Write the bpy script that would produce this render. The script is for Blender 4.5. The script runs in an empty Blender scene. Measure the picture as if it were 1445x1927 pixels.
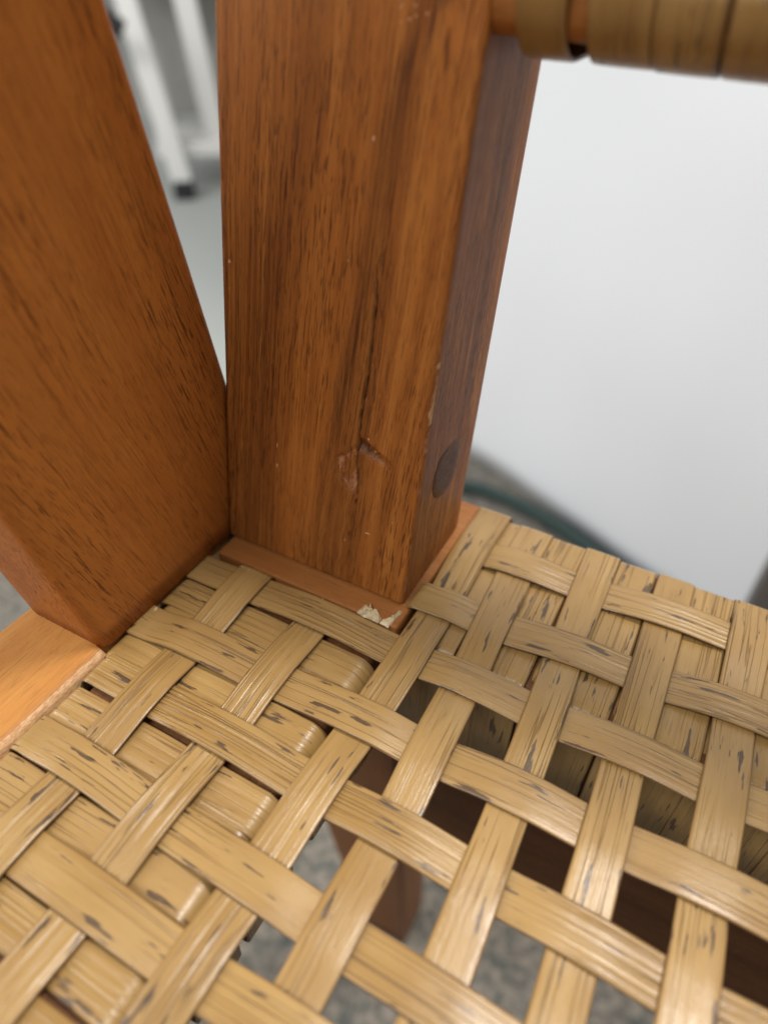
import bpy, math, random
from mathutils import Vector, Matrix, noise as mnoise
random.seed(11)
sc = bpy.context.scene
COL = sc.collection
MM = 0.001
SEAT = 0.42                       # height of the seat above the carpet; the chair is built about its seat plane

# ------------------------------------------------------------------ camera
cd = bpy.data.cameras.new('camera'); cam = bpy.data.objects.new('camera', cd); COL.objects.link(cam)
RR = ((0.8805, 0.4733, 0.0282), (0.3236, -0.5564, -0.7654), (-0.3465, 0.6830, -0.6430))
r, d, f = (Vector(v).normalized() for v in RR)
m = Matrix(((r.x, -d.x, -f.x, 0), (r.y, -d.y, -f.y, 0), (r.z, -d.z, -f.z, SEAT + 0.12), (0, 0, 0, 1)))
cam.matrix_world = m
cd.sensor_fit = 'VERTICAL'; cd.lens = 6.3; cd.sensor_height = 6.3 / 1336.0 * 1927.0; cd.sensor_width = cd.sensor_height * 0.75
cd.clip_start = 0.004; cd.clip_end = 50
cd.dof.use_dof = True; cd.dof.focus_distance = 0.144; cd.dof.aperture_fstop = 2.1
sc.camera = cam

# ------------------------------------------------------------------ light
w = bpy.data.worlds.new('World'); sc.world = w; w.use_nodes = True
bg = w.node_tree.nodes['Background']; bg.inputs[0].default_value = (1.0, 0.98, 0.96, 1); bg.inputs[1].default_value = 0.335

def area(name, loc, aim, sx, sy, power, col):
    ld = bpy.data.lights.new(name, 'AREA'); ld.shape = 'RECTANGLE'; ld.size = sx; ld.size_y = sy
    ld.energy = power; ld.color = col
    o = bpy.data.objects.new(name, ld); COL.objects.link(o); o.location = loc
    o.rotation_euler = (Vector(aim) - Vector(loc)).to_track_quat('-Z', 'Y').to_euler()
    return o
area('overhead_light', (0.42, 0.52, 2.25), (0.0, 0.06, SEAT), 0.55, 0.32, 36.0, (1.0, 0.95, 0.88))
area('overhead_light', (-0.45, -1.10, 2.25), (0.0, 0.35, SEAT), 1.1, 0.6, 28.0, (1.0, 0.97, 0.92))  # unseen fill lamp, added to brighten the post front and white cabinet
area('left_fill_light', (-1.60, -0.50, SEAT + 0.95), (-0.1, 0.60, SEAT), 1.0, 0.9, 24.0, (0.97, 0.99, 1.0))  # soft unseen source added at the left to light the white cabinet
sc.view_settings.view_transform = 'Standard'; sc.view_settings.look = 'None'
sc.view_settings.exposure = 0.0; sc.view_settings.gamma = 1.0

# ------------------------------------------------------------------ helpers
def mesh_obj(name, verts, faces, mat, parent=None, smooth=True, uv=None, attrs=None):
    me = bpy.data.meshes.new(name)
    me.from_pydata([tuple(v) for v in verts], [], faces)
    if uv:
        l = me.uv_layers.new(name='UVMap'); lv = [0] * len(me.loops); me.loops.foreach_get('vertex_index', lv)
        buf = []
        for i in lv: buf += uv[i]
        l.data.foreach_set('uv', buf)
    for k, vals in (attrs or {}).items():
        a = me.attributes.new(k, 'FLOAT_VECTOR', 'POINT'); a.data.foreach_set('vector', [c for v in vals for c in v])
    if smooth: me.polygons.foreach_set('use_smooth', [True] * len(me.polygons))
    if mat: me.materials.append(mat)
    me.update()
    o = bpy.data.objects.new(name, me); COL.objects.link(o)
    if parent: o.parent = parent
    return o

def copy_part(src, parent, loc=(0, 0, 0)):
    o = src.copy(); COL.objects.link(o); o.parent = parent; o.location = loc; return o

def empty(name, loc, label, cat, group=None):
    o = bpy.data.objects.new(name, None); COL.objects.link(o); o.location = loc
    o['label'] = label; o['category'] = cat
    if group: o['group'] = group
    return o

class NT:
    def __init__(s, name):
        s.m = bpy.data.materials.new(name); s.m.use_nodes = True; s.t = s.m.node_tree; s.b = s.t.nodes['Principled BSDF']
    def n(s, kind, **kw):
        x = s.t.nodes.new(kind)
        for k, v in kw.items(): setattr(x, k, v)
        return x
    def l(s, a, b): s.t.links.new(a, b)
    def val(s, sock, v):
        if hasattr(v, 'is_linked') or isinstance(v, bpy.types.NodeSocket): s.l(v, sock)
        else: sock.default_value = v
    def math(s, op, a, b=0.0, c=0.0, clamp=False):
        x = s.n('ShaderNodeMath', operation=op, use_clamp=clamp)
        for i, v in enumerate((a, b, c)): s.val(x.inputs[i], v)
        return x.outputs[0]
    def comb(s, x, y, z):
        c = s.n('ShaderNodeCombineXYZ')
        for i, v in enumerate((x, y, z)): s.val(c.inputs[i], v)
        return c.outputs[0]
    def noise(s, vec, scale=1.0, detail=2.0, rough=0.5, dist=0.0):
        x = s.n('ShaderNodeTexNoise'); s.l(vec, x.inputs['Vector']); x.inputs['Scale'].default_value = scale
        x.inputs['Detail'].default_value = detail; x.inputs['Roughness'].default_value = rough; x.inputs['Distortion'].default_value = dist
        return x.outputs['Fac']
    def ramp(s, fac, stops, interp='LINEAR'):
        x = s.n('ShaderNodeValToRGB'); s.l(fac, x.inputs[0]); cr = x.color_ramp; cr.interpolation = interp
        while len(cr.elements) < len(stops): cr.elements.new(0.5)
        for e, (p, c) in zip(cr.elements, stops):
            e.position = p; e.color = c if len(c) == 4 else (*c, 1)
        return x.outputs[0]
    def rng(s, v, a, b, c=0.0, d=1.0, smooth=True):
        x = s.n('ShaderNodeMapRange'); x.interpolation_type = 'SMOOTHSTEP' if smooth else 'LINEAR'
        s.val(x.inputs[0], v)
        for i, k in enumerate((a, b, c, d)): s.val(x.inputs[i + 1], k)
        return x.outputs[0]
    def mix(s, fac, a, b, blend='MIX'):
        x = s.n('ShaderNodeMix', data_type='RGBA', blend_type=blend)
        s.val(x.inputs[0], fac)
        for i, v in ((6, a), (7, b)):
            if isinstance(v, tuple): x.inputs[i].default_value = v if len(v) == 4 else (*v, 1)
            else: s.l(v, x.inputs[i])
        return x.outputs[2]
    def bump(s, hgt, dist, strength=1.0, prev=None):
        x = s.n('ShaderNodeBump'); s.l(hgt, x.inputs['Height']); x.inputs['Distance'].default_value = dist
        x.inputs['Strength'].default_value = strength
        if prev: s.l(prev, x.inputs['Normal'])
        return x.outputs[0]
    def sep(s, v):
        x = s.n('ShaderNodeSeparateXYZ'); s.l(v, x.inputs[0]); return x.outputs

# ------------------------------------------------------------------ materials
def wood_material(name, mid=(0.42, 0.146, 0.029), dark=(0.18, 0.056, 0.013), light=(0.56, 0.222, 0.048), rough=0.42, seed=0.0, pore=1.25, fig=1.0):
    k = NT(name)
    g = k.n('ShaderNodeAttribute', attribute_name='grain').outputs['Vector']     # millimetres: across, depth, along the grain
    wv = k.sep(k.n('ShaderNodeAttribute', attribute_name='wear_and_shade').outputs['Vector'])   # bare wood, dark stain, heartwood and painted shade
    gx, gy, gz = k.sep(g)
    # slight wander of the grain
    wob = k.math('MULTIPLY', k.math('SUBTRACT', k.noise(k.comb(k.math('MULTIPLY', gx, .02), k.math('MULTIPLY', gy, .02), k.math('MULTIPLY_ADD', gz, .012, seed))), .5), 3.5)
    ax = k.math('ADD', gx, wob)
    def n(sx, sz, det=2.0, off=0.0, rough=.5):
        return k.noise(k.comb(k.math('MULTIPLY_ADD', ax, sx, off + seed), k.math('MULTIPLY', gy, sx), k.math('MULTIPLY_ADD', gz, sz, off)), 1.0, det, rough)
    broad = n(.085, .0045, 3, 3.1)
    band = n(.42, .010, 3, 7.7)
    fib = n(2.6, .055, 3, 1.3, .65)
    mott = n(.16, .045, 3, 5.5)
    fleck = n(1.6, .8, 2, 9.9)
    c = k.mix(k.math('SUBTRACT', 1.0, k.math('MULTIPLY', k.rng(broad, .62, .30), .75 * fig)), dark, mid)
    c = k.mix(k.math('MULTIPLY', k.rng(band, .45, .72), .45 * fig), c, light)
    c = k.mix(k.math('MULTIPLY', k.rng(band, .48, .25), .34 * fig), c, dark)
    c = k.mix(k.math('MULTIPLY', k.rng(mott, .40, .75), .30), c, light)
    c = k.mix(k.math('MULTIPLY', k.rng(fib, .54, .28), .36), c, dark)
    c = k.mix(k.math('MULTIPLY', k.rng(fleck, .60, .8), .25), c, (.60, .26, .07))
    # heartwood streaks, also shade painted on the post's side: dark lines packed together
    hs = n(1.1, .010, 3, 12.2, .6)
    heart_shade = k.math('MULTIPLY', wv[2], k.rng(hs, .38, .60, .25, 1.0))
    c = k.mix(k.math('MULTIPLY', heart_shade, .86, clamp=True), c, (.066, .022, .008))
    # open pores: short dark dashes along the grain
    dens = k.rng(n(.10, .02, 2, 21.0), .35, .65)
    p1 = k.rng(n(2.7, .13, 1.5, 31.0), .615, .665)
    p2 = k.rng(n(3.9, .24, 1.5, 37.0), .605, .66)
    por = k.math('MULTIPLY', k.math('MAXIMUM', p1, k.math('MULTIPLY', p2, .9)), k.math('MULTIPLY_ADD', dens, .60, .40))
    por = k.math('MULTIPLY', por, pore)
    c = k.mix(k.math('MULTIPLY', por, .66, clamp=True), c, (.060, .018, .006))
    # bare, splintered wood
    br = k.noise(k.comb(k.math('MULTIPLY', gx, 2.2), k.math('MULTIPLY', gy, 2.2), k.math('MULTIPLY', gz, .8)), 1.0, 3, .7)
    bare = k.rng(k.math('ADD', wv[0], k.math('MULTIPLY', k.math('SUBTRACT', br, .5), .9)), .40, .62)
    bare = k.math('MULTIPLY', bare, k.rng(wv[0], .02, .12))
    pale = k.mix(k.rng(br, .35, .65), (.50, .27, .13), (.68, .46, .25))
    c = k.mix(bare, c, k.mix(k.rng(wv[0], .55, .85), k.mix(k.rng(br, .3, .7), (.30, .115, .052), (.45, .20, .105)), pale))
    stain = k.math('MULTIPLY', wv[1], k.rng(fib, .2, .55, .75, 1.0), clamp=True)
    c = k.mix(stain, c, (.022, .008, .004))
    k.l(c, k.b.inputs['Base Color'])
    ro = k.math('ADD', k.math('MULTIPLY', bare, .35), k.math('MULTIPLY_ADD', k.noise(g, .5, 3), .22, rough - .08))
    k.l(ro, k.b.inputs['Roughness'])
    k.b.inputs['Specular IOR Level'].default_value = .22
    nb = k.bump(por, .00012, .55); nb.node.invert = True
    nb2 = k.bump(k.noise(k.comb(k.math('MULTIPLY', gx, 1.5), k.math('MULTIPLY', gy, 1.5), k.math('MULTIPLY', gz, .9)), 1.0, 4, .6), .00009, .6, nb)
    nb3 = k.bump(fib, .00005, .7, nb2)
    k.l(nb3, k.b.inputs['Normal'])
    return k.m

WOOD = wood_material('stained_wood_post')
WOOD_SLAB = wood_material('stained_wood_leg', seed=40.0, mid=(.44, .150, .029), dark=(.27, .084, .017), light=(.52, .20, .041), pore=1.1, rough=.40, fig=.35)
WOOD_RAIL = wood_material('stained_wood_rail', seed=80.0, mid=(.46, .205, .052), dark=(.31, .115, .028), light=(.53, .28, .082), pore=.45, fig=.5)
WOOD_BLOCK = wood_material('stained_wood_block', seed=120.0, mid=(.34, .135, .037), dark=(.25, .090, .023), light=(.41, .18, .052), pore=.5, rough=.45, fig=.6)
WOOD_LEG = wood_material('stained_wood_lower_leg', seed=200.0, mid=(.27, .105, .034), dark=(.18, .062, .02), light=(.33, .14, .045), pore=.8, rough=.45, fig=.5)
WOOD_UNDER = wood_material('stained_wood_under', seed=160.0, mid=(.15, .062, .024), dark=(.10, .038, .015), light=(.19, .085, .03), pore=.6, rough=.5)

def cane_material():
    k = NT('synthetic_cane')
    uvn = k.n('ShaderNodeUVMap', uv_map='UVMap').outputs[0]
    u, v, _ = k.sep(uvn)
    rnd = k.n('ShaderNodeObjectInfo').outputs['Random']
    r2 = k.math('FRACT', k.math('MULTIPLY', rnd, 37.17)); r3 = k.math('FRACT', k.math('MULTIPLY', rnd, 91.73))
    uu = k.math('MULTIPLY_ADD', rnd, 913.0, u); vv = k.math('MULTIPLY_ADD', r2, 271.0, v)
    def n(su, sv, det=2.0, off=0.0, rough=.5):
        return k.noise(k.comb(k.math('MULTIPLY_ADD', uu, su, off), k.math('MULTIPLY_ADD', vv, sv, off), k.math('MULTIPLY', r3, 31.0)), 1.0, det, rough)
    tone = n(.030, .10, 3, 2.0)
    st = n(.016, .80, 2.5, 5.0, .55)           # long streaks
    st2 = n(.035, 3.2, 2, 9.0, .6)
    c = k.mix(k.rng(tone, .3, .7), (.272, .158, .049), (.358, .224, .080))
    c = k.mix(k.math('MULTIPLY', r2, .30), c, (.33, .205, .085))
    c = k.mix(k.math('MULTIPLY', k.rng(st, .44, .24), .34), c, (.175, .095, .032))
    c = k.mix(k.math('MULTIPLY', k.rng(st2, .40, .24), .15), c, (.20, .11, .043))
    c = k.mix(k.math('MULTIPLY', k.rng(st2, .58, .78), .12), c, (.54, .37, .18))
    # one or two fine pressed lines along the strip
    seam = n(.010, .62, 1.5, 17.0)
    line = k.math('SUBTRACT', 1.0, k.rng(k.math('ABSOLUTE', k.math('SUBTRACT', seam, .5)), .004, .022))
    line = k.math('MULTIPLY', line, k.rng(n(.03, .05, 2, 23.0), .38, .60))
    c = k.mix(k.math('MULTIPLY', line, .48), c, (.115, .058, .026))
    # small dashes
    ds = k.rng(n(.13, 2.6, 1.5, 29.0), .665, .72)
    c = k.mix(k.math('MULTIPLY', ds, .50), c, (.13, .066, .03))
    # charred looking flecks, pointed along the strip
    fk = n(.085, .62, 2, 41.0, .5)
    fw = n(.35, 2.8, 2, 47.0)
    fl = k.rng(k.math('MULTIPLY_ADD', k.math('SUBTRACT', fw, .5), .26, fk), .658, .688)
    c = k.mix(k.math('MULTIPLY', fl, .90), c, (.020, .015, .013))
    halo = k.rng(fk, .60, .70)
    c = k.mix(k.math('MULTIPLY', halo, .28), c, (.20, .12, .06))
    # darker edges of the strip
    av = k.math('ABSOLUTE', v)
    edge = k.rng(av, 3.55, 4.15)
    c = k.mix(k.math('MULTIPLY', edge, .60), c, (.13, .065, .028))
    k.l(c, k.b.inputs['Base Color'])
    k.l(k.math('MULTIPLY_ADD', st, .24, .195), k.b.inputs['Roughness'])
    k.b.inputs['Specular IOR Level'].default_value = .5
    gst = k.rng(r3, .45, .95, .12, 1.0)
    ridg = n(.012, .85, 2, 61.0)
    h1 = k.bump(k.math('MULTIPLY', ridg, gst), .0011, .6)
    h2 = k.bump(st2, .00010, .6, h1)
    h3 = k.bump(n(.55, 2.4, 3, 71.0, .65), .00008, .6, h2)
    hl = k.bump(line, .00022, .8, h3); hl.node.invert = True
    k.l(hl, k.b.inputs['Normal'])
    return k.m
CANE = cane_material()

def simple(name, col, rough=.5, noise_amt=.1, nscale=30.0, metal=0.0):
    k = NT(name)
    co = k.n('ShaderNodeTexCoord').outputs['Object']
    a = tuple(x * (1 - noise_amt) for x in col); b = tuple(min(1, x * (1 + noise_amt)) for x in col)
    k.l(k.mix(k.noise(co, nscale, 3), a, b), k.b.inputs['Base Color'])
    k.b.inputs['Roughness'].default_value = rough; k.b.inputs['Metallic'].default_value = metal
    return k.m
WHITE = simple('white_paint', (.84, .86, .89), .45, .02, 3)
WHITE_METAL = simple('white_powder_coat', (.74, .74, .72), .4, .03, 6)
GREY = simple('grey_metal', (.36, .35, .33), .5)
BLACK = simple('black_rubber', (.02, .02, .022), .6)
GREEN = simple('green_cable', (.012, .034, .030), .6)
DARK = simple('dark_laminate', (.12, .105, .095), .5, .12, 20)
GLUE = simple('dried_glue', (.60, .49, .31), .35, .14, 600)

def carpet_material():
    k = NT('speckled_carpet')
    co = k.n('ShaderNodeTexCoord').outputs['Object']
    a = k.noise(co, 130, 3, .6); b = k.noise(co, 80, 3, .6, .4); e = k.noise(co, 420, 2)
    c = k.mix(k.rng(a, .36, .64), (.100, .098, .085), (.245, .212, .175))
    c = k.mix(k.rng(b, .52, .64), c, (.066, .080, .073))
    c = k.mix(k.math('MULTIPLY', k.rng(e, .4, .7), .3), c, (.29, .265, .23))
    k.l(c, k.b.inputs['Base Color']); k.b.inputs['Roughness'].default_value = .95
    k.l(k.bump(e, .004, .8), k.b.inputs['Normal'])
    return k.m
CARPET = carpet_material()

# ------------------------------------------------------------------ setting: carpet
fv, ff = [], []
N = 40
for i in range(N + 1):
    for j in range(N + 1):
        x = -6 + 9.0 * i / N; y = -2 + 9.0 * j / N
        fv.append((x, y, 0.0))
for i in range(N):
    for j in range(N):
        a = i * (N + 1) + j; ff.append((a, a + N + 1, a + N + 2, a + 1))
floor = mesh_obj('carpet_floor', fv, ff, CARPET); floor['kind'] = 'structure'
VINYL = simple('pale_vinyl', (.46, .48, .46), .6, .05, 4)
vin = mesh_obj('vinyl_floor', [(-6, .45, .004), (-.45, .45, .004), (-.62, 1.15, .004), (-.62, 7, .004), (-6, 7, .004)], [(0, 1, 2, 3, 4)], VINYL, None, False)
vin['kind'] = 'structure'

# ------------------------------------------------------------------ solid builders
def rounded_section(x0, x1, y0, y1, rads, seg=5):
    """corner radii in order (x0,y0), (x1,y0), (x1,y1), (x0,y1); counter clockwise list of points"""
    pts = []
    for (cx, cy, a0, rr_) in ((x0, y0, 180, rads[0]), (x1, y0, 270, rads[1]), (x1, y1, 0, rads[2]), (x0, y1, 90, rads[3])):
        ox = cx + (rr_ if cx == x0 else -rr_); oy = cy + (rr_ if cy == y0 else -rr_)
        for s in range(seg + 1):
            a = math.radians(a0 + 90 * s / seg); pts.append((ox + rr_ * math.cos(a), oy + rr_ * math.sin(a)))
    return pts

def densify(pts, step):
    out = []
    for i, p in enumerate(pts):
        q = pts[(i + 1) % len(pts)]; out.append(p)
        L = math.hypot(q[0] - p[0], q[1] - p[1]); n = int(L / step)
        for s in range(1, n + 1): out.append((p[0] + (q[0] - p[0]) * s / (n + 1), p[1] + (q[1] - p[1]) * s / (n + 1)))
    return out

def loft(name, rings, mat, parent, grain, wear_and_shade=None, caps=True, smooth=True, scale=MM):
    """rings: list of equal-length lists of 3D points (mm)"""
    n = len(rings[0]); vs = [p for r_ in rings for p in r_]; fs = []
    for a in range(len(rings) - 1):
        for i in range(n):
            j = (i + 1) % n
            fs.append((a * n + i, a * n + j, (a + 1) * n + j, (a + 1) * n + i))
    if caps:
        fs.append(tuple(range(n - 1, -1, -1))); b = (len(rings) - 1) * n; fs.append(tuple(range(b, b + n)))
    at = {'grain': [grain(p) for p in vs], 'wear_and_shade': [(wear_and_shade(p) if wear_and_shade else (0, 0, 0)) for p in vs]}
    return mesh_obj(name, [Vector(p) * scale for p in vs], fs, mat, parent, smooth, None, at)

def beam(name, a, b, axis, mat, parent, rad=1.5, wear_and_shade=None, step=None):
    """box from corner a to corner b (mm), lofted along axis with rounded long edges and slightly rounded ends"""
    ax = 'xyz'.index(axis); o1, o2 = [i for i in range(3) if i != ax]
    sec = rounded_section(a[o1], b[o1], a[o2], b[o2], (rad,) * 4, 4)
    if step: sec = densify(sec, step)
    c1, c2 = (a[o1] + b[o1]) / 2, (a[o2] + b[o2]) / 2; h1, h2 = (b[o1] - a[o1]) / 2, (b[o2] - a[o2]) / 2
    ts = []
    e = .8
    for q in (0, .3, .6, 1.0): ts.append((a[ax] + e * q, e * (1 - math.sqrt(max(0, 1 - (1 - q) ** 2)))))
    L = b[ax] - a[ax]; nn = max(1, int(L / 40))
    for q in range(1, nn): ts.append((a[ax] + L * q / nn, 0))
    for q in (1.0, .6, .3, 0): ts.append((b[ax] - e * q, e * (1 - math.sqrt(max(0, 1 - (1 - q) ** 2)))))
    rings = []
    for t, ins in ts:
        ring = []
        for p in sec:
            v = [0, 0, 0]; v[ax] = t; v[o1] = c1 + (p[0] - c1) * (1 - ins / h1); v[o2] = c2 + (p[1] - c2) * (1 - ins / h2)
            ring.append(tuple(v))
        rings.append(ring)
    if ax == 1: rings = [list(reversed(r_)) for r_ in rings]
    return loft(name, rings, mat, parent, (lambda p: (p[o1], p[o2], p[ax])), wear_and_shade)

def lerp_list(tab, x):
    if x <= tab[0][0]: return tab[0][1]
    for (x0, y0), (x1, y1) in zip(tab, tab[1:]):
        if x <= x1: return y0 + (y1 - y0) * (x - x0) / (x1 - x0)
    return tab[-1][1]

def sstep(a, b, x):
    t = max(0.0, min(1.0, (x - a) / (b - a))); return t * t * (3 - 2 * t)

# ------------------------------------------------------------------ the chair
chair = empty('woven_chair', (0, 0, SEAT), 'orange brown wooden chair with open woven tan cane seat and split corner post', 'chair')

# --- upright post, leaning back; front face carries the crack, the gouge and the chipped edge
PX, PY, PW, PD = -94.4, 100.1, 49.0, 32.6
DX, DY = 0.0103 / .992, 0.1259 / .992
CRACK = [(24, 35.0), (32, 34.3), (38, 34.3), (45.4, 34.6), (53.5, 35.3), (60, 35.3), (66, 35.6), (71.7, 35.0), (77.4, 36.1), (86, 36.8)]
STREAK = [(0, 25.5), (26, 27.2), (40, 29.0), (52, 30.8), (63, 33.0), (73, 34.2), (82, 35.0), (94, 35.8), (102, 37.0), (108, 39.0), (130, 44.0)]
GLUEL = [(0, 14.0), (21, 13.8), (41, 14.5), (59, 15.2), (74, 16.7), (88, 19.1), (104, 20.5), (140, 24)]
RIGHTL = [(0, 37.2), (40, 37.6), (68, 38.4), (79, 38.6), (87, 39.8), (112, 40.0), (140, 40.5)]
CHIPS = [(2.4, 67.0, .5, .6), (2.3, 61.6, .4, .4), (29.1, 72.3, .25, .7), (32.3, 92.2, .5, .8), (14.4, 30.0, .3, 1.2), (14.5, 25.0, .35, 1.0), (38.0, 35.6, .5, .5), (36.6, 38.6, .6, .5),
         (44.0, 21.0, .3, .5), (40.5, 17.5, .35, .4), (20.0, 5.0, .3, .3), (33.0, 12.0, .3, .5), (38.5, 16.0, 1.0, .35)]
for _ in range(16): CHIPS.append((36.6 + random.gauss(0, 1.1), 109.6 + random.gauss(0, 1.2), random.uniform(.15, .4), random.uniform(.12, .3)))
EDGE = [(47.6, 2.2, 1.0), (51.0, 2.2, .75), (53.9, 1.6, .7), (57.2, .6, 1.0), (43.5, 1.4, .6), (39.5, .7, .7), (31, 2.0, .4), (14.5, 1.0, .5), (5.5, .5, .55), (23, 1.5, .35), (66, .8, .3)]
def nz(x, y, z=0.0): return mnoise.noise(Vector((x, y, z)))

def post_front(x, s):
    """(inward displacement mm, wear rgb) of the front face at x mm from its left edge and s mm up"""
    dep = 0.0; bare = dark = 0.0
    cx = lerp_list(CRACK, s) + .25 * nz(s * .5, 3.3)
    if 22 < s < 88:
        dist = abs(x - cx); wdt = .15 * sstep(22, 34, s) * (1 - sstep(62, 86, s)) + .06
        kf = max(0.0, 1 - dist / (wdt * 1.5))
        dep += 1.3 * kf * (1 - sstep(64, 80, s)); dark = max(dark, min(1, kf * 1.8) * (1 - sstep(66, 80, s)))
        # left lip of the crack stands a hair proud and catches light
        rl = max(0.0, 1 - abs(x - cx - .55) / .5); dep -= .10 * rl * sstep(30, 45, s) * (1 - sstep(58, 66, s))
        bare = max(bare, .52 * rl * sstep(38, 44, s) * (1 - sstep(56, 62, s)))
    # gouge running down to the right of the crack
    t = max(0.0, min(1.0, (x - 34.6) / 8.0)); ly = 37.0 - 3.1 * t; dd = abs(s - ly) / (1.7 - .8 * t)
    if 34.2 < x < 43.2 and dd < 1:
        q = (1 - dd * dd) * (1 - t ** 3); dep += 1.25 * q + .45 * q * nz(x * 1.7, s * 1.7, 2.2) + .3 * q * nz(x * 4, s * 1.2, 6.1)
        dark = max(dark, .70 * q * sstep(.0, .8, ly - s + .4))
        bare = max(bare, .46 * q * sstep(-.2, .7, s - ly))
    # torn fibres left of the crack
    t2 = (s - 23.5) / 13.5
    if 0 < t2 < 1:
        wl = 5.8 * (math.sin(math.pi * min(1, t2 * .92 + .05)) ** 1.6) + .6 * nz(s * 1.1, 7.7)
        q = sstep(wl + .5, wl - 1.3, lerp_list(CRACK, s) - x) if 0 <= lerp_list(CRACK, s) - x else 0
        q *= .80 + .7 * nz(x * .55, s * .22, 4.4)
        if wl > .3: bare = max(bare, .60 * max(0, q)); dep += .55 * max(0, q) * (1 + 1.2 * nz(x * 2.6, s * .4))
    for (a, b, rx, rs) in CHIPS:
        q = 1 - math.hypot((x - a) / rx, (s - b) / rs)
        if q > 0: bare = max(bare, min(1, q * 1.6)); dep += .12 * q
    for (a, hs, k_) in EDGE:
        q = (1 - abs(s - a) / hs)
        if q > 0:
            ex = sstep(.30 + .70 * k_ * q, 0, 48.98 - x); bare = max(bare, k_ * ex * 1.05); dep += .45 * ex * k_
    ln = sstep(.40, .05, 48.8 - x) * (.42 + .30 * nz(s * .35, 9.1)) * (1 - sstep(62, 75, s)); bare = max(bare, ln)
    # fine scratches
    for (a, b, sl, L) in ((12, 13, -.25, 14), (15, 28, -.05, 9), (16, 24.6, .02, 7), (26, 29.5, -.3, 5), (28, 8, -.2, 8)):
        if a < x < a + L and abs(s - b - sl * (x - a)) < .16: bare = max(bare, .33)
    # heartwood: dark streak left of the crack and the darker glued stave on the left
    st = lerp_list(STREAK, s)
    heart_shade = max(0.0, 1 - abs(x - st) / (3.2 + 1.5 * sstep(40, 0, s))) ** .8 * (.65 + .35 * sstep(20, 60, s))
    rl = lerp_list(RIGHTL, s)
    heart_shade = max(heart_shade, .42 * sstep(rl + .6, rl - 1.0, x) * sstep(st - 6, st + 1, x))
    gl = lerp_list(GLUEL, s)
    heart_shade = max(heart_shade, (.62 - .34 * sstep(55, 105, s)) * sstep(gl + .25, gl - .25, x), .20 * sstep(rl + .5, rl - .8, x))
    return dep, (bare, dark, heart_shade)

sx = [PW * i / 150 for i in range(151)]
def post_ring(s, fine=True):
    tp = 1 - .065 * min(1, s / 110); dpt = PD * tp
    ins_l = 3.0 - math.sqrt(max(0, 9 - (3.0 - min(s, 3.0)) ** 2)); ins_b = 5.0 - math.sqrt(max(0, 25 - (5.0 - min(s, 5.0)) ** 2))
    ins_f = .8 * max(0.0, 1 - s / .7)
    ring = []; wr = []
    for x in sx:
        dep, wv = post_front(x, s) if fine else (0, (0, 0, .2))
        re = .9; rr2 = 1.6
        y = dep
        if x < rr2: y += rr2 - math.sqrt(max(0, rr2 * rr2 - (rr2 - x) ** 2))
        if x > PW - re: y += re - math.sqrt(max(0, re * re - (x - PW + re) ** 2))
        ring.append((x, y)); wr.append(wv)
    n_s = 26
    for i in range(1, n_s): ring.append((PW, .9 + (dpt - 3.2) * i / n_s)); wr.append((0, 0, .55))  # right face: shade put into the wood colour, not heartwood
    for a in range(6):
        an = math.radians(90 * a / 5); ring.append((PW - 2.2 + 2.2 * math.cos(an), dpt - 2.2 + 2.2 * math.sin(an))); wr.append((0, 0, .5))
    for a in range(6):
        an = math.radians(90 + 90 * a / 5); ring.append((2.2 + 2.2 * math.cos(an), dpt - 2.2 + 2.2 * math.sin(an))); wr.append((0, 0, .2))
    for i in range(1, 8): ring.append((0, (dpt - 2.2) + (1.6 - dpt + 2.2) * i / 8)); wr.append((0, 0, .5))
    out = []
    for (x, y) in ring:
        x2 = max(x, ins_l) if x < PW / 2 else min(x, PW - ins_f); y2 = max(min(y, dpt - ins_b), ins_f)
        out.append((PX + x2 + s * DX, PY + y2 + s * DY, s))
    return out, wr
ss = [-.16, .1, .4, .7] + [0.9 + .42 * i for i in range(int(113 / .42))] + [116, 120, 130, 150, 180, 220, 260, 300, 340, 378, 380]
rings, wears = [], []
for s in ss:
    a, b = post_ring(s, s < 115); rings.append(a); wears += b
vs = [p for r_ in rings for p in r_]; n = len(rings[0]); fs = []
for a in range(len(rings) - 1):
    for i in range(n):
        j = (i + 1) % n; fs.append((a * n + i, a * n + j, (a + 1) * n + j, (a + 1) * n + i))
fs.append(tuple(range(n - 1, -1, -1))); b = (len(rings) - 1) * n; fs.append(tuple(range(b, b + n)))
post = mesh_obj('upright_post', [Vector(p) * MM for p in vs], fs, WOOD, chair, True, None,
                {'grain': [(p[0] - p[2] * (DX + .045), p[1] - p[2] * DY, p[2]) for p in vs], 'wear_and_shade': wears})
post['label'] = 'stained post with long crack, gouge and chipped edge'

# round plug in the post's side
pv, pf, pg, pw_ = [], [], [], []
PC = (PX + PW + 27.3 * DX + .02, 118.2, 27.6)
for k_, (rad, px) in enumerate(((7.0, -.6), (7.0, -.02), (6.9, .04), (4.5, .05), (2.0, .05), (.01, .05))):
    for i in range(40):
        a = 2 * math.pi * i / 40; pv.append((PC[0] + px, PC[1] + rad * math.cos(a), PC[2] + rad * math.sin(a)))
for a in range(5):
    for i in range(40):
        j = (i + 1) % 40; pf.append((a * 40 + i, a * 40 + j, a * 40 + 40 + j, a * 40 + 40 + i))
mesh_obj('wood_plug', [Vector(p) * MM for p in pv], pf, WOOD, post, True, None,
         {'grain': [(p[1] * 1.5, p[2] * 1.5, p[0] * 20) for p in pv], 'wear_and_shade': [(0, .5, 1.0)] * len(pv)})

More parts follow.
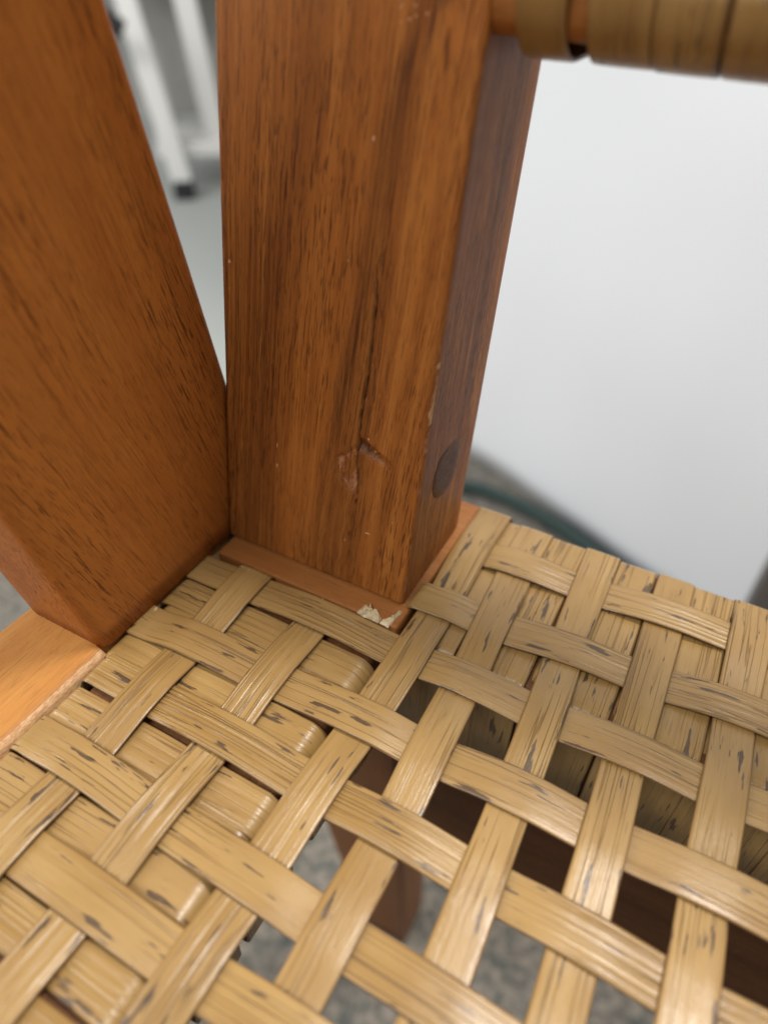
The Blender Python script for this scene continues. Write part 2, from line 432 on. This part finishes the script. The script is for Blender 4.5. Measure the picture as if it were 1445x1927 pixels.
# --- broad leaning side leg
ring0 = densify(rounded_section(-117.3, -94.3, 0, 58, (3.2, 2.6, 2.0, 2.0), 5), 4.0)
rings = []
for z in [-.4] + [i * 5.0 for i in range(1, 53)]:
    rings.append([(x, 58.2 - .208 * z + y * (1 - .00015 * z), z) for (x, y) in ring0])
slab = loft('side_leg', rings, WOOD_SLAB, chair, lambda p: (p[1] + .208 * p[2] + .16 * p[2] - .0006 * p[2] ** 2, p[0], p[2]),
            lambda p: (0, .9 * max(0, 1 - math.hypot(p[1] - 65.5, p[2] - 73) / 1.2), .15))

# --- outer side rail carrying the leg (bare pinkish strip where the finish is worn off its inner edge)
sec = rounded_section(-117.9, -94.0, -40, 0.0, (2, 2, .01, 2), 4)
sec = [p for p in sec if not (p[0] > -94.5 and p[1] > -.5)]
idx = next(i for i, p in enumerate(sec) if p[0] > -95 and p[1] < -30) 
top = [(-94.0, -1.6), (-94.3, -1.0), (-94.9, -.35), (-95.6, -.02)]
k0 = max(i for i, p in enumerate(sec) if p[0] > -96.5) + 1
sec = sec[:k0] + top + sec[k0:]
k1 = k0 + len(top)
sec = sec[:k1] + [(-96.6, 0.0), (-99, 0.0), (-104, 0.0), (-110, 0.0)] + sec[k1:]
rings, rwear = [], {}
ys = [-300 + 30 * i for i in range(10)] + [i * 1.0 for i in range(0, 66)] + [90, 120, 143]
for y in ys:
    ring = []
    for q, (x, z) in enumerate(sec):
        bare = k0 <= q < k1 - 1
        if k0 <= q < k1:
            x += .22 * nz(y * .5, x); z += .12 * nz(y * .9, x, 3)
            if y > 58: x = min(x, -95.4); z = min(z, -3.2)
        ring.append((x, y, z))
        if bare: rwear[(round(x, 4), y, round(z, 4))] = .95 + .12 * nz(y * .3, q * 2.0)
    rings.append(list(reversed(ring)))
loft('side_rail', rings, WOOD_RAIL, chair, lambda p: (p[0], p[2], p[1]), lambda p: (rwear.get((round(p[0], 4), p[1], round(p[2], 4)), 0), 0, 0))

# --- corner block under the post
beam('corner_block', (-93.0, 93.9, -34), (-43.3, 142.6, -.15), 'x', WOOD_BLOCK, chair, .5, None)

# --- rails wrapped by the cane, legs, lower apron
X1, Y0 = 351.0, -300.0           # far sides of the seat
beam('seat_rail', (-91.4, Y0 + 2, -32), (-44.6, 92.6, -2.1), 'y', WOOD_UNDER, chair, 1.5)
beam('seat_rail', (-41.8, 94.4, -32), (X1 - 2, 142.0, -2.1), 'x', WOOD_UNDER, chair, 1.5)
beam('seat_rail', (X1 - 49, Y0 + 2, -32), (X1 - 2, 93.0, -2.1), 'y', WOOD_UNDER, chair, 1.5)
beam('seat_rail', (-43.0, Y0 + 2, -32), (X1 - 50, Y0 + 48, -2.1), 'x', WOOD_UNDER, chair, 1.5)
for lx in (-93.5, X1 - 51):
    rg = []
    for q in range(0, 14):
        t = q / 13.0; z = -SEAT * 1000 + t * (SEAT * 1000 - 33.8); u = 1 - t
        xr = lx + 48.5 - 16 * u if lx < 0 else lx + 48.5; xl = lx if lx < 0 else lx + 16 * u
        rg.append([(x, y, z) for (x, y) in rounded_section(xl, xr, 100.5 + 73 * u, 133 + 71 * u, (3.5,) * 4, 4)])
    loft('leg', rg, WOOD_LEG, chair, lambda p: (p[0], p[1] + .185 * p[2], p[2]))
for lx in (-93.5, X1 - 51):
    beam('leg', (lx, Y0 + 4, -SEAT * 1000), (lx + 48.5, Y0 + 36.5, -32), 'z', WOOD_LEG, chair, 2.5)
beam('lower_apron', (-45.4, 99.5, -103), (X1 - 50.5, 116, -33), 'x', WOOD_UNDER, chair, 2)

# --- cane strips -------------------------------------------------
TH = .66
PROF = [(-1, -.12), (-.99, .20), (-.965, .38), (-.90, .47), (-.6, .51), (-.3, .53), (0, .535), (.3, .53), (.6, .51), (.90, .47), (.965, .38), (.99, .20), (1, -.12), (.93, -.42), (.5, -.46), (-.5, -.46), (-.93, -.42)]
def strip(name, pts, lat, width, parent, bow=None):
    """pts mm, lat: sideways unit vector of the strip, width: number or function(index)"""
    n = len(pts); K = len(PROF); vs, uv = [], []; acc = 0.0; wid_seed = random.uniform(0, 90)
    for i, p in enumerate(pts):
        a = Vector(pts[max(0, i - 1)]); b = Vector(pts[min(n - 1, i + 1)]); t = (b - a).normalized()
        l = Vector(lat); l = (l - t * l.dot(t)).normalized(); nn = t.cross(l)
        if i: acc += (Vector(p) - Vector(pts[i - 1])).length
        hw = (width(p) if callable(width) else width) / 2 * (1 + .035 * nz(acc * .045, wid_seed))
        p = Vector(p) + l * (.22 * nz(acc * .03, wid_seed + 9.0))
        for (v, w_) in PROF:
            q = Vector(p) + l * (v * hw) + nn * (w_ * TH)
            vs.append(q * MM); uv.append((acc, v * 4.1))
    fs = []
    for a in range(n - 1):
        for i in range(K):
            j = (i + 1) % K; fs.append((a * K + i, a * K + j, (a + 1) * K + j, (a + 1) * K + i))
    fs.append(tuple(range(K - 1, -1, -1))); fs.append(tuple(range((n - 1) * K, n * K)))
    return mesh_obj(name, vs, fs, CANE, parent, True, uv)

# measured runs of the visible strips; the rest of the seat goes on at the same pitch
BT = {0: [(-10, -77.8), (30, -78.7), (60, -79.4), (94, -80.2)], 1: [(0, -60.3), (94, -60.3)],
      2: [(0, -39.8), (30, -39.4), (60, -38.5), (85, -37.6), (100, -37.8), (115, -38.4), (130, -38.9), (145, -38.9)],
      3: [(0, -24.3), (30, -23.8), (60, -24.0), (90, -24.8), (115, -26.2), (130, -27.2), (145, -27.3)],
      4: [(0, -5.8), (30, -6.2), (60, -7.0), (90, -8.0), (115, -9.1), (145, -9.9)],
      5: [(0, 11.0), (30, 10.2), (60, 9.4), (90, 8.6), (145, 8.0)], 6: [(0, 27.1), (30, 26.6), (60, 26.2), (90, 25.9), (145, 25.7)]}
for i in range(7, 26): BT[i] = [(0, 27.1 + 17.45 * (i - 6)), (145, 25.7 + 17.6 * (i - 6))]
NB = max(i for i in BT if BT[i][0][1] < X1 - 8) + 1
AT = {-2: [(-44, 125.7), (-20, 126.5), (0, 127.4), (20, 128.4), (50, 129.0)], -1: [(-44, 104.7), (-20, 106.0), (0, 107.2), (20, 108.6), (50, 109.5)],
      0: [(-90, 88.3), (-20, 88.4), (20, 88.8), (50, 89.2)], 1: [(-93, 68.7), (-86, 69.1), (-60, 69.7), (-20, 70.2), (40, 70.8)],
      2: [(-90, 54.8), (-60, 54.2), (-20, 53.5), (40, 52.2)], 3: [(-92, 37.2), (-60, 36.2), (-20, 34.8), (40, 32.8)], 4: [(-90, 21.0), (-40, 20.6), (40, 21.0)]}
for j in range(5, 23): AT[j] = [(-90, 20.8 - 17.4 * (j - 4)), (40, 21.0 - 17.5 * (j - 4))]
NA = max(j for j in AT if AT[j][0][1] > Y0 + 8) + 1
bx = lambda i, y: lerp_list(BT[i], y)
ay = lambda j, x: lerp_list(AT[j], x)
def plateau(t):
    t = max(0, min(1, (t - .5) * 1.30 + .5)); return t * t * (3 - 2 * t)
def zcurve(nodes, x):
    if x <= nodes[0][0]: return nodes[0][1]
    for (a, za), (b, zb) in zip(nodes, nodes[1:]):
        if x <= b: return za + (zb - za) * plateau((x - a) / (b - a))
    return nodes[-1][1]
def arange(a, b, fine_a, fine_b, st=.85, coarse=3.5):
    out = []; x = a
    while x < b - 1e-6:
        out.append(x); x += st if fine_a < x < fine_b else coarse
    out.append(b); return out
def arc(cx, cz, rad, a0, a1, n=9): return [(cx + rad * math.cos(math.radians(a0 + (a1 - a0) * i / n)), cz + rad * math.sin(math.radians(a0 + (a1 - a0) * i / n))) for i in range(n + 1)]

def aw(j): return {-2: 9.0, -1: 9.0, 0: 8.6, 1: 8.9, 2: 8.4, 3: 8.2, 4: 8.1}.get(j, 8.4)
def bw(i): return {0: 8.1, 1: 8.1, 2: 8.3, 3: 8.2, 4: 7.9, 5: 8.1, 6: 8.1}.get(i, 8.1)

for j in sorted(k_ for k_ in AT if k_ < NA):
    i0 = 0 if j >= 0 else 2
    y_ = ay(j, -60 if j >= 0 else -38)
    nodes = []
    for i in range(i0, NB):
        xc = bx(i, ay(j, bx(i, y_))); rail = xc < -42 or j < 0 or xc > X1 - 52
        over = (i + j) % 2 != 0
        jit = random.uniform(-.07, .07)
        nodes.append((xc, ((.66 if rail else .52) if over else (-.42 if rail else -.48)) + jit))
    if j >= 0:
        nodes = [(-91.8, -1.0 if j % 2 == 0 else -.75)] + nodes
        xe, re_ = (-94.9, 1.2) if j < 2 else (-93.7, 1.9); z1 = nodes[0][1]
        pts = [(xe, ay(j, -90), -32), (xe, ay(j, -90), -16), (xe, ay(j, -90), -8)]
        pts += [(px, ay(j, -90), pz) for (px, pz) in arc(xe + re_, z1 - re_, re_, 180, 90)]
        x_from = xe + re_ + .5
    else:
        z1 = nodes[0][1]
        xe = -44.6 if j == -1 else -43.0
        pts = [(xe, ay(j, xe), -7.0), (xe, ay(j, xe), -4)]
        ra = 1.9 if j == -1 else 1.2
        pts += [(px, ay(j, px), pz) for (px, pz) in arc(xe + ra, z1 - ra, ra, 180, 90)]
        x_from = xe + ra + .5
    for x in arange(x_from, X1 - 3.0, -95, 55): pts.append((x, ay(j, x), zcurve(nodes, x) + .05 * nz(x * .05, j * 3.1)))
    pts += [(px, ay(j, X1), pz) for (px, pz) in arc(X1 - 3.0 + .1, zcurve(nodes, X1) - 2.6, 2.6, 85, 0)] + [(X1 - .4, ay(j, X1), -16), (X1 - .4, ay(j, X1), -32)]
    strip('cross_strand', pts, (0, 1, 0), aw(j), chair)

for i in range(NB):
    y_back = 143.0 if i > 1 else 93.2
    js = [j for j in sorted(k_ for k_ in AT if k_ < NA) if not (i < 2 and j < 0)]
    nodes = []
    for j in js:
        yc = ay(j, bx(i, ay(j, 0))); rail = i < 2 or j < 0 or yc < Y0 + 50
        over = (i + j) % 2 == 0
        nodes.append((yc, ((.66 if rail else .52) if over else (-.42 if rail else -.48)) + random.uniform(-.06, .06)))
    nodes.sort()
    # path from the front to the back
    pts = [(bx(i, Y0), Y0 + .4, -32), (bx(i, Y0), Y0 + .4, -14)]
    pts += [(bx(i, Y0), py, pz) for (py, pz) in arc(Y0 + 3.0, nodes[0][1] - 2.6, 2.6, 180, 95)]
    if i == 2: nodes = nodes + [(142.0, .35)]
    elif i > 1: nodes = nodes + [(142.0, -.85 if (i % 2 == 0) else -1.0)]
    else: nodes = nodes + [(93.0, .30 if i == 0 else -1.2)]
    rad = 2.4 if i > 1 else (1.0 if i == 0 else .8)
    for y in arange(Y0 + 3.5, y_back - rad, -12, 150): pts.append((bx(i, y), y, zcurve(nodes, y) + .05 * nz(y * .05, i * 7.7)))
    zb = zcurve(nodes, y_back)
    pts += [(bx(i, y_back), py, pz) for (py, pz) in arc(y_back - rad, zb - rad, rad, 85, 0)]
    pts += [(bx(i, y_back), y_back, -8 if i < 2 else -16)] + ([(bx(i, y_back), y_back, -32)] if i > 1 else [])
    bwid = bw(i)
    strip('length_strand', pts, (-1, 0, 0), (lambda p, q=bwid, ii=i: q + (.55 * sstep(95, 140, p[1]) if ii > 1 else (.7 * sstep(60, 92, p[1]) if ii == 0 else 0))), chair)

def loop_path(a0, a1, ztop, zbot, r0, r1):
    """closed wrap round a rail in the plane (a, z)"""
    p = [(a0, zbot + 1.5), (a0, -18), (a0, -8)] + arc(a0 + r0, ztop - r0, r0, 180, 90, 8)
    L0, L1 = a0 + r0, a1 - r1; nn = 24
    p += [(L0 + (L1 - L0) * k_ / nn, ztop + .10 * math.sin(k_ * .7)) for k_ in range(1, nn)]
    p += arc(a1 - r1, ztop - r1, r1, 90, 0, 10) + [(a1, -8), (a1, -18), (a1, zbot + 1.5)] + arc(a1 - 1.5, zbot + 1.5, 1.5, 0, -90, 4) + arc(a0 + 1.5, zbot + 1.5, 1.5, 270, 180, 4)
    return p
# wraps round the side rails, one between every two cross strands
wrapA = None
def side_wrap(x0, x1, yc, z, wd, r1, r0=2.0):
    pts = [(a, 0, zz) for (a, zz) in loop_path(x0, x1, z, -33, r0, r1)]
    o = strip('wrap_strand', pts, (0, 1, 0), wd, chair); o.location = (0, yc * MM, 0); return o
first = None
for j in range(0, NA - 1):
    yc = (ay(j, -60) + ay(j + 1, -60)) / 2
    spec = {0: (79.6, 8.6), 1: (61.6, 8.2), 2: (45.4, 8.4), 3: (28.6, 8.2), 4: (12.7, 8.2)}.get(j)
    if spec: side_wrap(-94.8 if j < 2 else -93.5, -42.9 - random.uniform(0, .8), spec[0], -1.32 + random.uniform(-.06, .06), spec[1], 4.2 + random.uniform(-.5, .5))
    else:
        if first is None: first = side_wrap(-93.3, -43.2, yc, -1.32, 8.2, 4.2)
        else: copy_part(first, chair, (0, yc * MM, 0))
    if j in (0, 2, 3): side_wrap(-93.0, -43.5, {0: 72.4, 2: 38.6, 3: 23.6}[j], -1.55, 7.4, 4.0)
side_first = None
for j in range(0, NA - 1):
    yc = (ay(j, 300) + ay(j + 1, 300)) / 2
    if side_first is None:
        side_first = side_wrap(X1 - 50, X1 - .4, yc, -1.32, 8.2, 2.6)
    else: copy_part(side_first, chair, (0, yc * MM, 0))
# wraps round the back and front rails
def back_wrap(y0, y1, xc, z, wd):
    pts = [(0, a, zz) for (a, zz) in loop_path(y0, y1, z, -33, 3.2, 2.6)]
    o = strip('wrap_strand', pts, (-1, 0, 0), wd, chair); o.location = (xc * MM, 0, 0); return o
bf = None
for i in range(2, NB - 1):
    xc = {2: -33.0, 3: -18.4, 4: -1.0, 5: 17.0}.get(i, (bx(i, 140) + bx(i + 1, 140)) / 2)
    if i < 8:
        back_wrap(93.0, 142.9, xc, -1.35 + random.uniform(-.06, .06), 9.3 if i != 2 else 6.5)
    elif bf is None: bf = back_wrap(93.0, 142.9, xc, -1.35, 8.7)
    else: copy_part(bf, chair, (xc * MM, 0, 0))
    # the run of each length strand down the inner face of the rail
    pts = [(0, 143.1, -3), (0, 143.1, -30), (0, 142, -33), (0, 94, -33.1), (0, 92.9, -32), (0, 92.9, -20), (0, 93.0, -8), (0, 93.8, -4.5), (0, 95.6, -2.6), (0, 99, -2.0), (0, 104, -1.9)]
    if i < 8 or True:
        if i == 2: vmesh = strip('wrap_strand', pts, (1, 0, 0), 8.6, chair); vmesh.location = (bx(i, 110) * MM, 0, 0)
        else: copy_part(vmesh, chair, (bx(i, 110) * MM, 0, 0))
ff_ = None
for i in range(2, NB - 1):
    xc = (bx(i, -250) + bx(i + 1, -250)) / 2
    if xc < -40 or xc > X1 - 52: continue
    if ff_ is None: ff_ = back_wrap(Y0 + .4, Y0 + 50, xc, -1.35, 8.7)
    else: copy_part(ff_, chair, (xc * MM, 0, 0))

# --- wrapped back rail high on the post
backrail = beam('back_rail', (-46.0, 115.0, 106.9), (X1 - 46, 139, 146), 'x', WOOD_BLOCK, chair, 4.0)
def rail_wrap(wd):
    pa = rounded_section(113.3, 140.6, 104.3, 147.6, (10.5, 10.5, 6, 6), 9)
    pa = pa + [pa[0]]
    pts = []
    for (p, q) in zip(pa, pa[1:]):
        L = math.hypot(q[0] - p[0], q[1] - p[1]); nn = max(1, int(L / 3))
        for s in range(nn): pts.append((0, p[0] + (q[0] - p[0]) * s / nn, p[1] + (q[1] - p[1]) * s / nn))
    pts.append((0, pa[-1][0], pa[-1][1]))
    return strip('wrap_strand', pts, (1, 0, 0), wd, backrail)
wb = None
xs_ = [-36.9, -26.0, -17.1, -8.0] + [1.0 + 9.0 * k_ for k_ in range(34)]
for k_, xc in enumerate(xs_):
    if k_ < 6:
        wb = rail_wrap(7.4 if k_ == 0 else 8.75); wb.location = (xc * MM, random.uniform(-.15, .05) * MM, random.uniform(-.15, .1) * MM)
    else: copy_part(wb, backrail, (xc * MM, random.uniform(-.15, .05) * MM, random.uniform(-.15, .1) * MM))

# --- dried glue squeezed out at the foot of the post
def flake(name, poly, zb, hgt, seed):
    random.seed(seed)
    n = len(poly); vs, fs = [], []
    cx = sum(p[0] for p in poly) / n; cy = sum(p[1] for p in poly) / n
    rings_ = 5
    for k_ in range(rings_ + 1):
        t = 1 - k_ / rings_
        for m_ in range(n * 4):
            a = poly[m_ // 4]; b2 = poly[(m_ // 4 + 1) % n]; q = (m_ % 4) / 4
            x = a[0] + (b2[0] - a[0]) * q; y = a[1] + (b2[1] - a[1]) * q
            x = cx + (x - cx) * (t + .001); y = cy + (y - cy) * (t + .001)
            jx, jy = (.35 * nz(x * 2.1, y * 2.1, seed), .35 * nz(x * 2.1, y * 2.1, seed + 5))
            z = zb + (0 if k_ == 0 else hgt * (.45 + .55 * (1 - t)) * (.35 + 1.5 * abs(nz(x * 1.9 + y, y * .8, seed))))
            vs.append((x + jx, y + jy, z))
    M = n * 4
    for k_ in range(rings_):
        for m_ in range(M):
            j = (m_ + 1) % M; fs.append((k_ * M + m_, k_ * M + j, (k_ + 1) * M + j, (k_ + 1) * M + m_))
    return mesh_obj(name, [Vector(v) * MM for v in vs], fs, GLUE, chair, False)
flake('glue_residue', [(-53.6, 93.7), (-50.5, 93.3), (-47.8, 93.3), (-47.6, 94.6), (-49.6, 96.6), (-50.2, 95.4), (-51.8, 97.4), (-52.2, 96.2), (-53.2, 96.6)], -.3, 1.7, 3)
flake('glue_residue', [(-47.6, 93.4), (-45.2, 93.2), (-45.0, 95.4), (-44.3, 99.4), (-45.2, 99.0), (-45.9, 96.4), (-46.9, 95.0)], -.3, 1.1, 8)
flake('frayed_chip', [(-62.6, 92.0), (-60.6, 91.0), (-57.4, 91.9), (-58.0, 92.8), (-60.4, 92.4), (-62.2, 93.2)], .15, .55, 14)

# ------------------------------------------------------------------ things in the blurred background
def box_pts(cx, cy, z0, z1, ux, uy, hu, hv):
    vx, vy = -uy, ux; out = []
    for z in (z0, z1):
        for (a, b) in ((-1, -1), (1, -1), (1, 1), (-1, 1)): out.append((cx + ux * hu * a + vx * hv * b, cy + uy * hu * a + vy * hv * b, z))
    return out
BF = [(3, 2, 1, 0), (4, 5, 6, 7), (0, 1, 5, 4), (1, 2, 6, 5), (2, 3, 7, 6), (3, 0, 4, 7)]
def bevel(o, wd=.004, seg=3):
    md = o.modifiers.new('bevel', 'BEVEL'); md.width = wd; md.segments = seg; return o

# white panel behind the chair
ang = math.atan2(.642 - .731, -.050 + .243); ux, uy = math.cos(ang), math.sin(ang)
A0 = Vector((-.243, .731)); L = 0.62
pa = A0 + Vector((ux, uy)) * (-.20); pb = A0 + Vector((ux, uy)) * 0.60
cpt = (pa + pb) / 2; nx, ny = -uy, ux
panel = empty('white_cabinet', (cpt.x + nx * .2, cpt.y + ny * .2, 0), 'plain white cabinet standing on the carpet behind the chair', 'cabinet')
hl = (pb - pa).length / 2
gv, gf = [], []
GU, GZ = 40, 50
for a in range(GU + 1):
    for b in range(GZ + 1):
        u = -hl + 2 * hl * a / GU; z = 1.3 * b / GZ
        off = -.20 - .010 * nz(u * 4.2 + .7, z * 2.6, 2.0) - .004 * nz(u * 9, z * 6, 5.0)
        gv.append((ux * u + nx * off, uy * u + ny * off, z))
for a in range(GU):
    for b in range(GZ):
        q = a * (GZ + 1) + b; gf.append((q, q + GZ + 1, q + GZ + 2, q + 1))
sp = mesh_obj('side_panel', gv, gf, WHITE, panel, True)
md = sp.modifiers.new('thickness', 'SOLIDIFY'); md.thickness = .006; md.offset = -1
bevel(mesh_obj('body', box_pts(0, 0, .02, 1.29, ux, uy, hl - .02, .185), BF, WHITE, panel, False), .003)
bevel(mesh_obj('top', box_pts(0, 0, 1.3, 1.325, ux, uy, hl + .01, .21), BF, WHITE, panel, False), .003)

# dark cabinet whose corner shows beyond it
dc = empty('dark_cabinet', (.34, .60, 0), 'dark grey brown cabinet beside the white one', 'cabinet')
bevel(mesh_obj('body', box_pts(0, 0, .05, .78, 1, 0, .245, .05), BF, DARK, dc, False), .004)
bevel(mesh_obj('plinth', box_pts(0, 0, 0, .05, 1, 0, .23, .04), BF, BLACK, dc, False), .002)
bevel(mesh_obj('top', box_pts(0, 0, .78, .80, 1, 0, .25, .055), BF, DARK, dc, False), .002)

# green cable on the carpet
def tube(name, pts, rad, mat, parent=None, seg=10):
    vs, fs = [], []; n = len(pts)
    for i, p in enumerate(pts):
        t = (Vector(pts[min(n - 1, i + 1)]) - Vector(pts[max(0, i - 1)])).normalized()
        a = t.cross(Vector((0, 0, 1))); a = a.normalized() if a.length > 1e-4 else Vector((1, 0, 0)); b = a.cross(t)
        for s in range(seg):
            an = 2 * math.pi * s / seg; vs.append(Vector(p) + a * rad * math.cos(an) + b * rad * math.sin(an))
    for i in range(n - 1):
        for s in range(seg):
            j = (s + 1) % seg; fs.append((i * seg + s, (i + 1) * seg + s, (i + 1) * seg + j, i * seg + j))
    fs.append(tuple(range(seg))); fs.append(tuple(range((n - 1) * seg + seg - 1, (n - 1) * seg - 1, -1)))
    return mesh_obj(name, vs, fs, mat, parent, True)
def catmull(P, n=10):
    out = []; P = [P[0]] + P + [P[-1]]
    for i in range(1, len(P) - 2):
        p0, p1, p2, p3 = (Vector(P[i + k_]) for k_ in (-1, 0, 1, 2))
        for s in range(n):
            t = s / n; out.append(.5 * ((2 * p1) + (-p0 + p2) * t + (2 * p0 - 5 * p1 + 4 * p2 - p3) * t * t + (-p0 + 3 * p1 - 3 * p2 + p3) * t ** 3))
    out.append(Vector(P[-1])); return out
cable = tube('green_cable', catmull([(-.34, .60, .009), (-.27, .64, .009), (-.214, .660, .009), (-.173, .660, .009), (-.124, .650, .009), (-.085, .636, .009), (-.052, .622, .009), (.0, .600, .009), (.06, .565, .009), (.14, .535, .009)]), .0085, GREEN)
cable['label'] = 'dark green cable lying on the carpet along the white cabinet'; cable['category'] = 'cable'

# white step stool far behind, black feet
PXF = Vector((-1.264, 1.370, 0)); dirv = Vector((-1.264, 1.370)).normalized()
stool = empty('step_stool', (PXF.x, PXF.y, 0), 'white metal step stool with black feet far behind the chair', 'stool')
su = Vector((dirv.y, -dirv.x, 0)); sd = Vector((dirv.x, dirv.y, 0))     # right, away
def bar(name, p, q, wd, dp, mat, parent):
    p, q = Vector(p), Vector(q); t = (q - p).normalized(); a = sd - t * sd.dot(t); a.normalize(); b = t.cross(a)
    vs = [c_ + b * wd / 2 * i + a * dp / 2 * j for c_ in (p, q) for (i, j) in ((-1, -1), (1, -1), (1, 1), (-1, 1))]
    return bevel(mesh_obj(name, vs, BF, mat, parent, False), .006)
def P3(u, v, z): return su * u + sd * v + Vector((0, 0, z))
W2 = .42
for (u0, sgn) in ((0, 1), (W2, -1)):
    for (v0, v1) in ((0, .16), (.42, .26)):
        lean = -.13 if u0 == 0 else .05
        lg = bar('leg', P3(u0, v0, .03), P3(u0 + lean, v1, .74), .047, .035, WHITE_METAL, stool)
        bar('foot', P3(u0, v0, 0), P3(u0, v0, .045), .05, .045, BLACK, lg)
for (z, v, dp) in ((.10, .05, .20), (.46, .12, .18), (.73, .21, .20)):
    bar('step', P3(-.05 - .18 * (z - .1), v + dp / 2 - .02, z), P3(W2 + .03, v + dp / 2 - .02, z), .03, dp, WHITE_METAL, stool)
bar('back_panel', P3(-.08, .27, .33), P3(W2, .27, .33), .40, .01, GREY, stool)
bar('upright', P3(.095, .12, .10), P3(.02, .16, .70), .05, .03, WHITE_METAL, stool)
bar('hinge', P3(-.105, -.03, .34), P3(-.085, -.03, .37), .045, .03, BLACK, stool)
